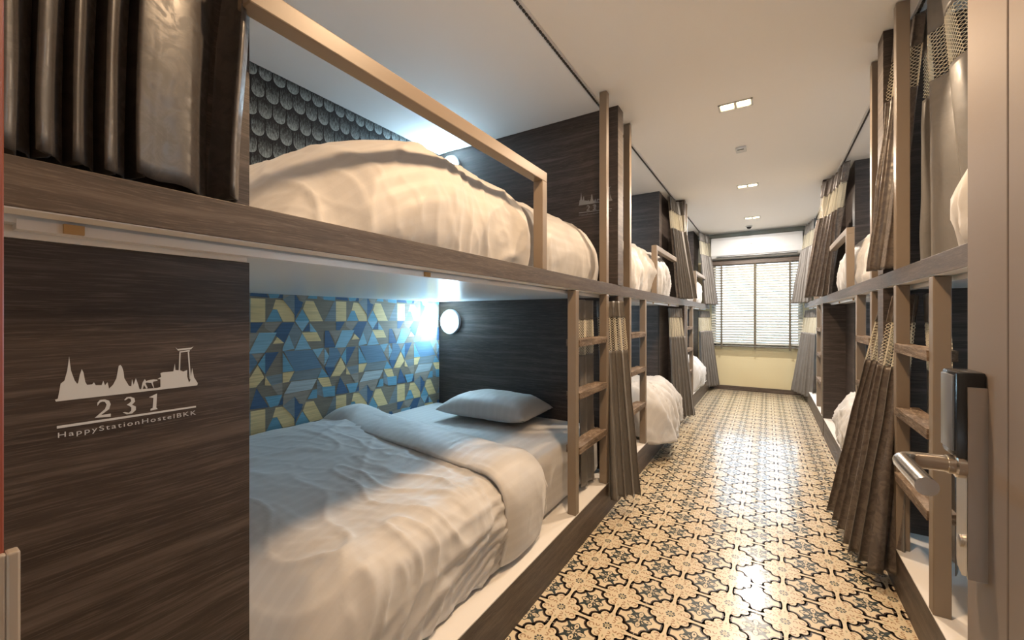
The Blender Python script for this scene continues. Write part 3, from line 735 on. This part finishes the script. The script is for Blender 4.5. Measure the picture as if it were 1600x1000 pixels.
def pillow(bed, tc, wc, zc, a, b, h, rotz, tilt=0., name='pillow', seed=0):
    cx, cy, _ = bed.P(tc, wc, 0)
    v = []; uv = []; f = []; N = 26
    def sgnp(x, p): return abs(x)**p*(1 if x >= 0 else -1)
    for sgn in (1, -1):
        for j in range(N+1):
            for i in range(N+1):
                s, t = -1+2*i/N, -1+2*j/N
                px = a*s*(1-.10*(1-abs(s)**2*1.0)*abs(t)**3*0-.07*(1-t*t)*abs(s)**4*-1*0); py = b*t
                px *= 1-.07*(1-s*s)*0-.08*(1-abs(t)**2)*abs(s)**6; py *= 1-.10*(1-abs(s)**2)*abs(t)**6
                th = h*(max(0, 1-abs(s)**3.2)**.55)*(max(0, 1-abs(t)**3.0)**.55)
                th *= 1+.10*noise.noise(Vector((s*2+seed, t*2, sgn)))
                wr = .006*ridge(Vector((s*3.2+seed, t*2.1, 4+sgn)))**2*(1 if th > .01 else 0)
                z = sgn*(th+wr)*(1.0 if sgn > 0 else .45)
                X_ = px*cos(rotz)-py*sin(rotz); Y_ = px*sin(rotz)+py*cos(rotz)
                v.append((cx+X_, cy+Y_, zc+z+tilt*Y_)); uv.append((px, py))
    n1 = (N+1)**2
    for j in range(N):
        for i in range(N):
            q_ = j*(N+1)+i; f.append((q_, q_+1, q_+N+2, q_+N+1)); f.append((n1+q_, n1+q_+N+1, n1+q_+N+2, n1+q_+1))
    o = make(name, v, f, M['sheet'], None, True, uvs=uv)
    bm = bmesh.new(); bm.from_mesh(o.data); bmesh.ops.remove_doubles(bm, verts=bm.verts[:], dist=.0004); bmesh.ops.recalc_face_normals(bm, faces=bm.faces[:]); bm.to_mesh(o.data); bm.free()
    return o
def mattress(bed, t0, t1, W, H, name='mattress'):
    x0, x1 = (WL+.012, WL+W) if bed.side < 0 else (WR-W, WR-.012)
    ya, yb = sorted((bed.yf+bed.d*t0, bed.yf+bed.d*t1))
    bm = bmesh.new(); bmesh.ops.create_cube(bm, size=1)
    for v in bm.verts: v.co = Vector(((x0+x1)/2+v.co.x*(x1-x0), (ya+yb)/2+v.co.y*(yb-ya), bed.zb+.001+(v.co.z+.5)*H))
    bmesh.ops.bevel(bm, geom=bm.edges[:], offset=.045, segments=4, affect='EDGES', profile=.5)
    bmesh.ops.subdivide_edges(bm, edges=[e for e in bm.edges if e.calc_length() > .3], cuts=14, use_grid_fill=True)
    for v in bm.verts:
        v.co += Vector((0, 0, 1))*(.006*noise.noise(v.co*5) if v.co.z > bed.zb+H*.5 else 0)+Vector((1, 0, 0))*.006*noise.noise(v.co*7)
    mb = MB(); mb.frombm(bm)
    o = mb.build(name, M['mattress'], None, smooth=True)
    l = o.data.uv_layers.new(name='UVMap'); lo = o.location
    for p in o.data.polygons:
        for li, vi in zip(p.loop_indices, p.vertices):
            c = o.data.vertices[vi].co; l.data[li].uv = (c.x+c.z, c.y)
    return o

def where(side, lv, bi): return 'the %s %s bunk %s' % (SN[side], lv, BN[bi])
W_ = 1.475
# --- left lower, nearest
bd = Bed(-1, .445, 1, 2.22, KZ, 1.3)
o = mattress(bd, .22, 2.2, 1.46, .315); tag(o, 'white mattress with a fitted sheet on '+where(-1, 'lower', 0), 'mattress', 'mattresses')
def lf(a, b, t, w, dd):
    v = .03*exp(-((w-.25)/.3)**2)*min(1, t/.8)+.02*exp(-((t-1.25)/.12)**2)
    # gathered folds sweeping down from the corner under the turned-back band
    for k in range(7):
        u = 1.05-t
        if u < 0: break
        c = 1.47+.032*k+u*(.16+.05*k)+.10*u*u*(k-2)+.012*noise.noise(Vector((t*6, k*3.1, 0)))
        v += .014*exp(-((dd-c)/(.010+.012*u))**2)*min(1, u/.08)*exp(-(u/.55)**2)
    return v
o = drape(bd, .02, 1.30, .372, 1.50, .13, KZ+.012, .030, M['sheet'], 'duvet', nu=170, nv=150, round0=.30, thick=.018, lift=lf, bulge=.015)
tag(o, 'rumpled white duvet spread over '+where(-1, 'lower', 0), 'duvet', 'duvets')
def lf2(a, b, t, w, dd): return .028*(1-abs(2*b-1)**3)+.045*exp(-((w-.12)/.14)**2)*(1-abs(2*b-1)**2)
o2 = drape(bd, 1.02, 1.36, .392, 1.535, .14, KZ+.03, .014, M['sheet'], 'turned_back_fold', nu=120, nv=34, thick=.02, lift=lf2, skew=-.13, fold=.7)
# the fold belongs to the duvet
mw = o2.location-o.location; o2.parent = o; o2.location = mw
o = pillow(bd, 1.955, .75, .575, .35, .23, .115, .05, seed=2); tag(o, 'plump white pillow against the headboard of '+where(-1, 'lower', 0), 'pillow', 'pillows')
# --- left upper, nearest
bd = Bed(-1, .445, 1, 2.22, DECK, 6.1)
o = mattress(bd, .30, 2.2, 1.40, .27); tag(o, 'white mattress under bedding on '+where(-1, 'upper', 0), 'mattress', 'mattresses')
o = drape(bd, .02, 1.205, .455, 1.50, .30, DECK+.012, .030, M['sheet'], 'duvet', nu=170, nv=150, round0=.62, ex=1.7, round1=.03, thick=.018, bulge=.02, fold=.6)
tag(o, 'thick white duvet heaped high at the foot of '+where(-1, 'upper', 0), 'duvet', 'duvets')
o = drape(bd, 1.215, 2.17, .43, 1.49, .27, DECK+.012, .030, M['sheet'], 'blanket', nu=90, nv=100, round0=.03, round1=.10, thick=.018, bulge=.01, fold=.6)
tag(o, 'folded white cover over the head end of '+where(-1, 'upper', 0), 'blanket', 'folded covers')
# --- left lower, middle (head towards the camera)
bd = Bed(-1, 4.72, -1, 1.92, KZ, 11.)
o = mattress(bd, .16, 1.91, 1.44, .30); tag(o, 'white mattress on '+where(-1, 'lower', 1), 'mattress', 'mattresses')
def lf3(a, b, t, w, dd): return .06*exp(-((t-.95)/.22)**2)*min(1, max(0, (w-.5)/.5))
o = drape(bd, .02, 1.22, .36, 1.575, .20, KZ-.03, .055, M['sheet'], 'duvet', nu=90, nv=90, round0=.3, round1=.16, thick=.03, lift=lf3, bulge=.06, tuck=-.02)
tag(o, 'thick white duvet spilling over the edge of '+where(-1, 'lower', 1), 'duvet', 'duvets')
o = pillow(bd, 1.62, .72, .55, .35, .24, .085, -.1, seed=5); tag(o, 'white pillow behind the ladder of '+where(-1, 'lower', 1), 'pillow', 'pillows')
o = pillow(bd, 1.50, 1.16, .53, .30, .20, .07, .3, seed=15); tag(o, 'white cushion at the bed edge behind the ladder of '+where(-1, 'lower', 1), 'pillow', 'pillows')
# --- others
spec = [(-1, 1, 'upper', 21., .45, 1.50, .24), (-1, 2, 'lower', 31., .42, 1.56, .24), (-1, 2, 'upper', 41., .44, 1.49, .22),
        (1, 0, 'upper', 51., .45, 1.47, .25), (1, 1, 'lower', 61., .43, 1.55, .24), (1, 1, 'upper', 71., .45, 1.50, .26), (1, 2, 'upper', 81., .44, 1.50, .22), (1, 0, 'lower', 91., .30, 1.40, .10), (1, 2, 'lower', 95., .30, 1.45, .1)]
for side, bi, lv, sd, H, W1, r in spec:
    zb = DECK if lv == 'upper' else KZ
    if bi == 0: bd = Bed(side, .445, 1, 2.2, zb, sd); L = 1.85 if lv == 'lower' else 1.72
    elif bi == 1: bd = Bed(side, 4.72, -1, 1.92, zb, sd); L = 1.9
    else: bd = Bed(side, 7.22, -1, 1.88, zb, sd); L = 1.86
    o = mattress(bd, .16, L, 1.40 if W1 > 1.42 else 1.33, .25); tag(o, 'white mattress on '+where(side, lv, bi), 'mattress', 'mattresses')
    Ld = L*.60
    zl = zb+.012
    o = drape(bd, .02, Ld, H, W1, r, zl, .045, M['sheet'], 'duvet', nu=80, nv=80, round0=.28, round1=.12, thick=.02, bulge=.02)
    tag(o, 'rumpled white duvet on '+where(side, lv, bi), 'duvet', 'duvets')
    if lv == 'upper':
        o = drape(bd, Ld+.01, L-.06, H*.98, W1-.01, r, zl, .04, M['sheet'], 'blanket', nu=60, nv=60, round0=.10, round1=.16, thick=.02, bulge=.03)
        tag(o, 'folded white cover over the head end of '+where(side, lv, bi), 'blanket', 'folded covers')
    elif bi != 0:
        o = pillow(bd, L-.33, .72, zb+.36, .35, .24, .085, .1, seed=sd); tag(o, 'white pillow on '+where(side, lv, bi), 'pillow', 'pillows')

# ------------------------------------------------------------------ curtains
def lerp(a, b, t): return a+(b-a)*t
def path(pts, s):
    L = [0]
    for i in range(1, len(pts)): L.append(L[-1]+sqrt((pts[i][0]-pts[i-1][0])**2+(pts[i][1]-pts[i-1][1])**2))
    d = s*L[-1]
    for i in range(1, len(pts)):
        if d <= L[i]+1e-9 or i == len(pts)-1:
            q = (d-L[i-1])/max(1e-9, L[i]-L[i-1]); p = (lerp(pts[i-1][0], pts[i][0], q), lerp(pts[i-1][1], pts[i][1], q))
            tx, ty = pts[i][0]-pts[i-1][0], pts[i][1]-pts[i-1][1]; l = max(1e-9, sqrt(tx*tx+ty*ty)); return p, (-ty/l, tx/l)
def curtain(label, top, bot, zt, zn1, zn2, zb, folds, at, ab, seed=0, flare=1.0, group='taupe curtains', fabric=None, mid=None, hemw=.01, sharp=1.15, width=None, swap=False, netcell=.015, fmap=None):
    """top/bot: plan polylines; the cloth goes from top to bottom through pleats"""
    zr = zt
    def surf(s, z):
        t = (zt-z)/(zt-zb); g = t**flare
        (a, na) = path(top, s); (b, nb) = path(bot, s)
        x, y = lerp(a[0], b[0], g), lerp(a[1], b[1], g)
        if mid:
            (c, nc) = path(mid, s); k = max(0, 1-abs(t-.5)*2); k = k*k*(3-2*k); x += c[0]*k; y += c[1]*k
        nx, ny = lerp(na[0], nb[0], g), lerp(na[1], nb[1], g)
        am = lerp(at, ab, g)*(1+.35*noise.noise(Vector((s*folds*.7, seed, 0))))
        ph = 2*pi*(folds*s if fmap is None else fmap(s))+1.2*noise.noise(Vector((s*3+seed, z*.8, 1)))+seed
        w = sin(ph); w = (abs(w)**sharp)*(1 if w >= 0 else -1)
        o_ = am*w+.006*noise.noise(Vector((s*5, z*5, seed)))
        side2 = .35*am*sin(2*ph+1)
        zz = z+(hemw*noise.noise(Vector((s*9, seed, 2))) if t > .9 else 0)
        return (x+nx*o_+ny*side2, y+ny*o_-nx*side2, zz)
    c0 = surf(.5, zb)
    t = thing('curtain', (c0[0], c0[1], zb), label, 'curtain', group)
    nu = int(folds*14)+10
    fab = fabric or [M['curtain'], M['lining']]
    if swap: fab = fab[::-1]
    def piece(name, z0, z1, nv, fabs):
        v = []; f = []
        for j in range(nv+1):
            for i in range(nu+1): v.append(surf(i/nu, lerp(z0, z1, j/nv)))
        for j in range(nv):
            for i in range(nu): a = j*(nu+1)+i; f.append((a, a+1, a+nu+2, a+nu+1))
        o = make(name, v, f, fabs, t, True)
        m = o.modifiers.new('s', 'SOLIDIFY'); m.thickness = .0028; m.offset = 0; m.material_offset = 1 if len(fabs) > 1 else 0; m.material_offset_rim = 0
        return o
    if zn1 is not None:
        piece('header', zt, zn1, 8, fab)
        # crocheted net band: diamond mesh of cords
        wdt = width or (folds*4*max(at, .012)+.12)
        nc = max(6, int(wdt/netcell)); nr = max(4, int((zn1-zn2)/netcell))
        v = []; f = []; idx = {}
        def gv(i, j):
            if (i, j) not in idx:
                idx[(i, j)] = len(v); v.append(surf(min(1, max(0, i/(2*nc))), lerp(zn1, zn2, min(1, max(0, j/(2*nr))))))
            return idx[(i, j)]
        for j in range(2*nr-1+1):
            for i in range(2*nc):
                if (i+j) % 2 == 0 and 0 < i+1 <= 2*nc and i+2 <= 2*nc and j+1 <= 2*nr:
                    if j-1 >= 0: f.append((gv(i, j), gv(i+1, j-1), gv(i+2, j), gv(i+1, j+1)))
        o = make('net_band', v, f, M['net'], t)
        m = o.modifiers.new('w', 'WIREFRAME'); m.thickness = .0036; m.use_even_offset = False; m.use_replace = True
        piece('drape', zn2, zb, 40, fab)
    else:
        piece('drape', zt, zb, 46, fab)
    return t
# left, nearest upper: heavy drawn curtain beside the door
curtain('heavy shiny taupe curtain bunched beside the door above the numbered panel', [(-.905, .09), (-.905, .43)], [(-.90, .09), (-.90, .27), (-.905, .405)], CEIL-.02, None, None, 1.452, 7, .034, .034, seed=.6, mid=[(0, .005), (.0, .01), (.0, .02)], sharp=.7, group=None, fabric=[M['curtain_shaded'], M['curtain_shaded']], fmap=lambda s: 4.6*min(s, .50)/.50+.5*max(0, s-.50)/.42+(1.0*max(0, s-.9)/.1))
# left, nearest lower: folds outside the partition plus the flat part inside
curtain('taupe curtain with net band flaring out at the first left partition', [(-.93, 2.535), (-.825, 2.61), (-.80, 2.64)], [(-.885, 2.53), (-.80, 2.49), (-.69, 2.62)], SOF-.03, 1.222, 1.01, .10, 4.5, .014, .032, seed=1.1)
curtain('flat end of curtain with net band behind the nearest left ladder', [(-.925, 2.22), (-.93, 2.43)], [(-.925, 2.28), (-.93, 2.45)], SOF-.03, 1.21, 1.0, .215, 1.5, .010, .012, seed=2.2, width=.25)
# left middle far end, upper and lower
curtain('taupe curtain sweeping to the floor at the left middle lower bunk', [(-.93, 4.78), (-.90, 5.10), (-.87, 5.20)], [(-.93, 4.95), (-.83, 5.05), (-.71, 5.18)], SOF-.03, 1.22, 1.0, .08, 6, .016, .030, seed=3.1)
curtain('taupe curtain gathered at the far end of the left middle upper bunk', [(-.95, 4.88), (-.93, 5.20), (-.86, 5.22)], [(-.86, 4.95), (-.78, 5.15), (-.72, 5.22)], CEIL-.03, 2.44, 2.24, 1.44, 6, .020, .034, seed=4.4)
# left far corner
curtain('grey curtain in the far left corner beside the window, lower level', [(-.93, 7.10), (-.88, 7.50), (-.84, 7.62)], [(-.90, 7.25), (-.76, 7.55), (-.70, 7.70)], SOF-.03, 1.22, 1.0, .08, 6, .016, .028, seed=5.2, fabric=[M['lining'], M['lining']])
curtain('grey curtain in the far left corner beside the air conditioner, upper level', [(-.93, 7.20), (-.90, 7.50), (-.84, 7.58)], [(-.84, 7.20), (-.74, 7.50), (-.72, 7.66)], CEIL-.03, 2.46, 2.24, 1.43, 6, .018, .030, seed=6.3)
# right, nearest
curtain('taupe curtain with net band fanned out beside the nearest right ladder', [(.58, 2.54), (.545, 2.60), (.52, 2.64)], [(.50, 2.47), (.42, 2.46), (.35, 2.66)], SOF-.03, 1.20, .99, .07, 4, .014, .040, seed=7.1, flare=.95, sharp=1.2)
curtain('flat end of curtain with net band behind the nearest right ladder', [(.60, 2.22), (.60, 2.60)], [(.62, 2.20), (.60, 2.52)], SOF-.03, 1.20, .99, .25, 1.5, .012, .02, seed=8.2, swap=True, width=.3)
curtain('taupe curtain with net band fanned out beyond the first right partition', [(.59, 2.86), (.56, 2.90), (.53, 2.94)], [(.46, 2.76), (.37, 2.74), (.335, 3.10)], SOF-.03, 1.20, .99, .07, 4, .014, .040, seed=9.3, flare=.95, sharp=1.2)
curtain('shiny taupe curtain edge hanging between tall pole and first right partition, upper level', [(.60, 2.53), (.555, 2.60), (.53, 2.66)], [(.50, 2.52), (.44, 2.58), (.43, 2.66)], CEIL-.03, 2.46, 2.27, 1.45, 2.5, .012, .018, seed=10.1)
curtain('grey lined curtain with net band behind the tall pole, nearest right upper bunk', [(.66, 2.20), (.60, 2.24), (.60, 2.62)], [(.82, 2.08), (.62, 2.22), (.60, 2.58)], CEIL-.03, 2.43, 2.22, 1.46, 2.2, .014, .030, seed=11.4, swap=True, width=.35)
# right middle far end
curtain('golden taupe curtain gathered at the far end of the right middle upper bunk', [(.60, 4.62), (.57, 5.02), (.50, 5.22)], [(.52, 4.92), (.42, 5.02), (.34, 5.22)], CEIL-.03, 2.44, 2.22, 1.43, 6, .022, .036, seed=12.5)
# right far corner
curtain('grey curtain in the far right corner beside the air conditioner, upper level', [(.57, 7.05), (.53, 7.40), (.50, 7.60)], [(.50, 7.0), (.40, 7.3), (.33, 7.58)], CEIL-.03, 2.46, 2.24, 1.43, 6, .018, .030, seed=13.7, fabric=[M['lining'], M['lining']])
curtain('grey curtain in the far right corner beside the window, lower level', [(.57, 6.75), (.53, 7.40), (.50, 7.60)], [(.54, 6.9), (.42, 7.3), (.33, 7.62)], SOF-.03, 1.22, 1.0, .10, 6, .020, .030, seed=14.2, fabric=[M['lining'], M['lining']])
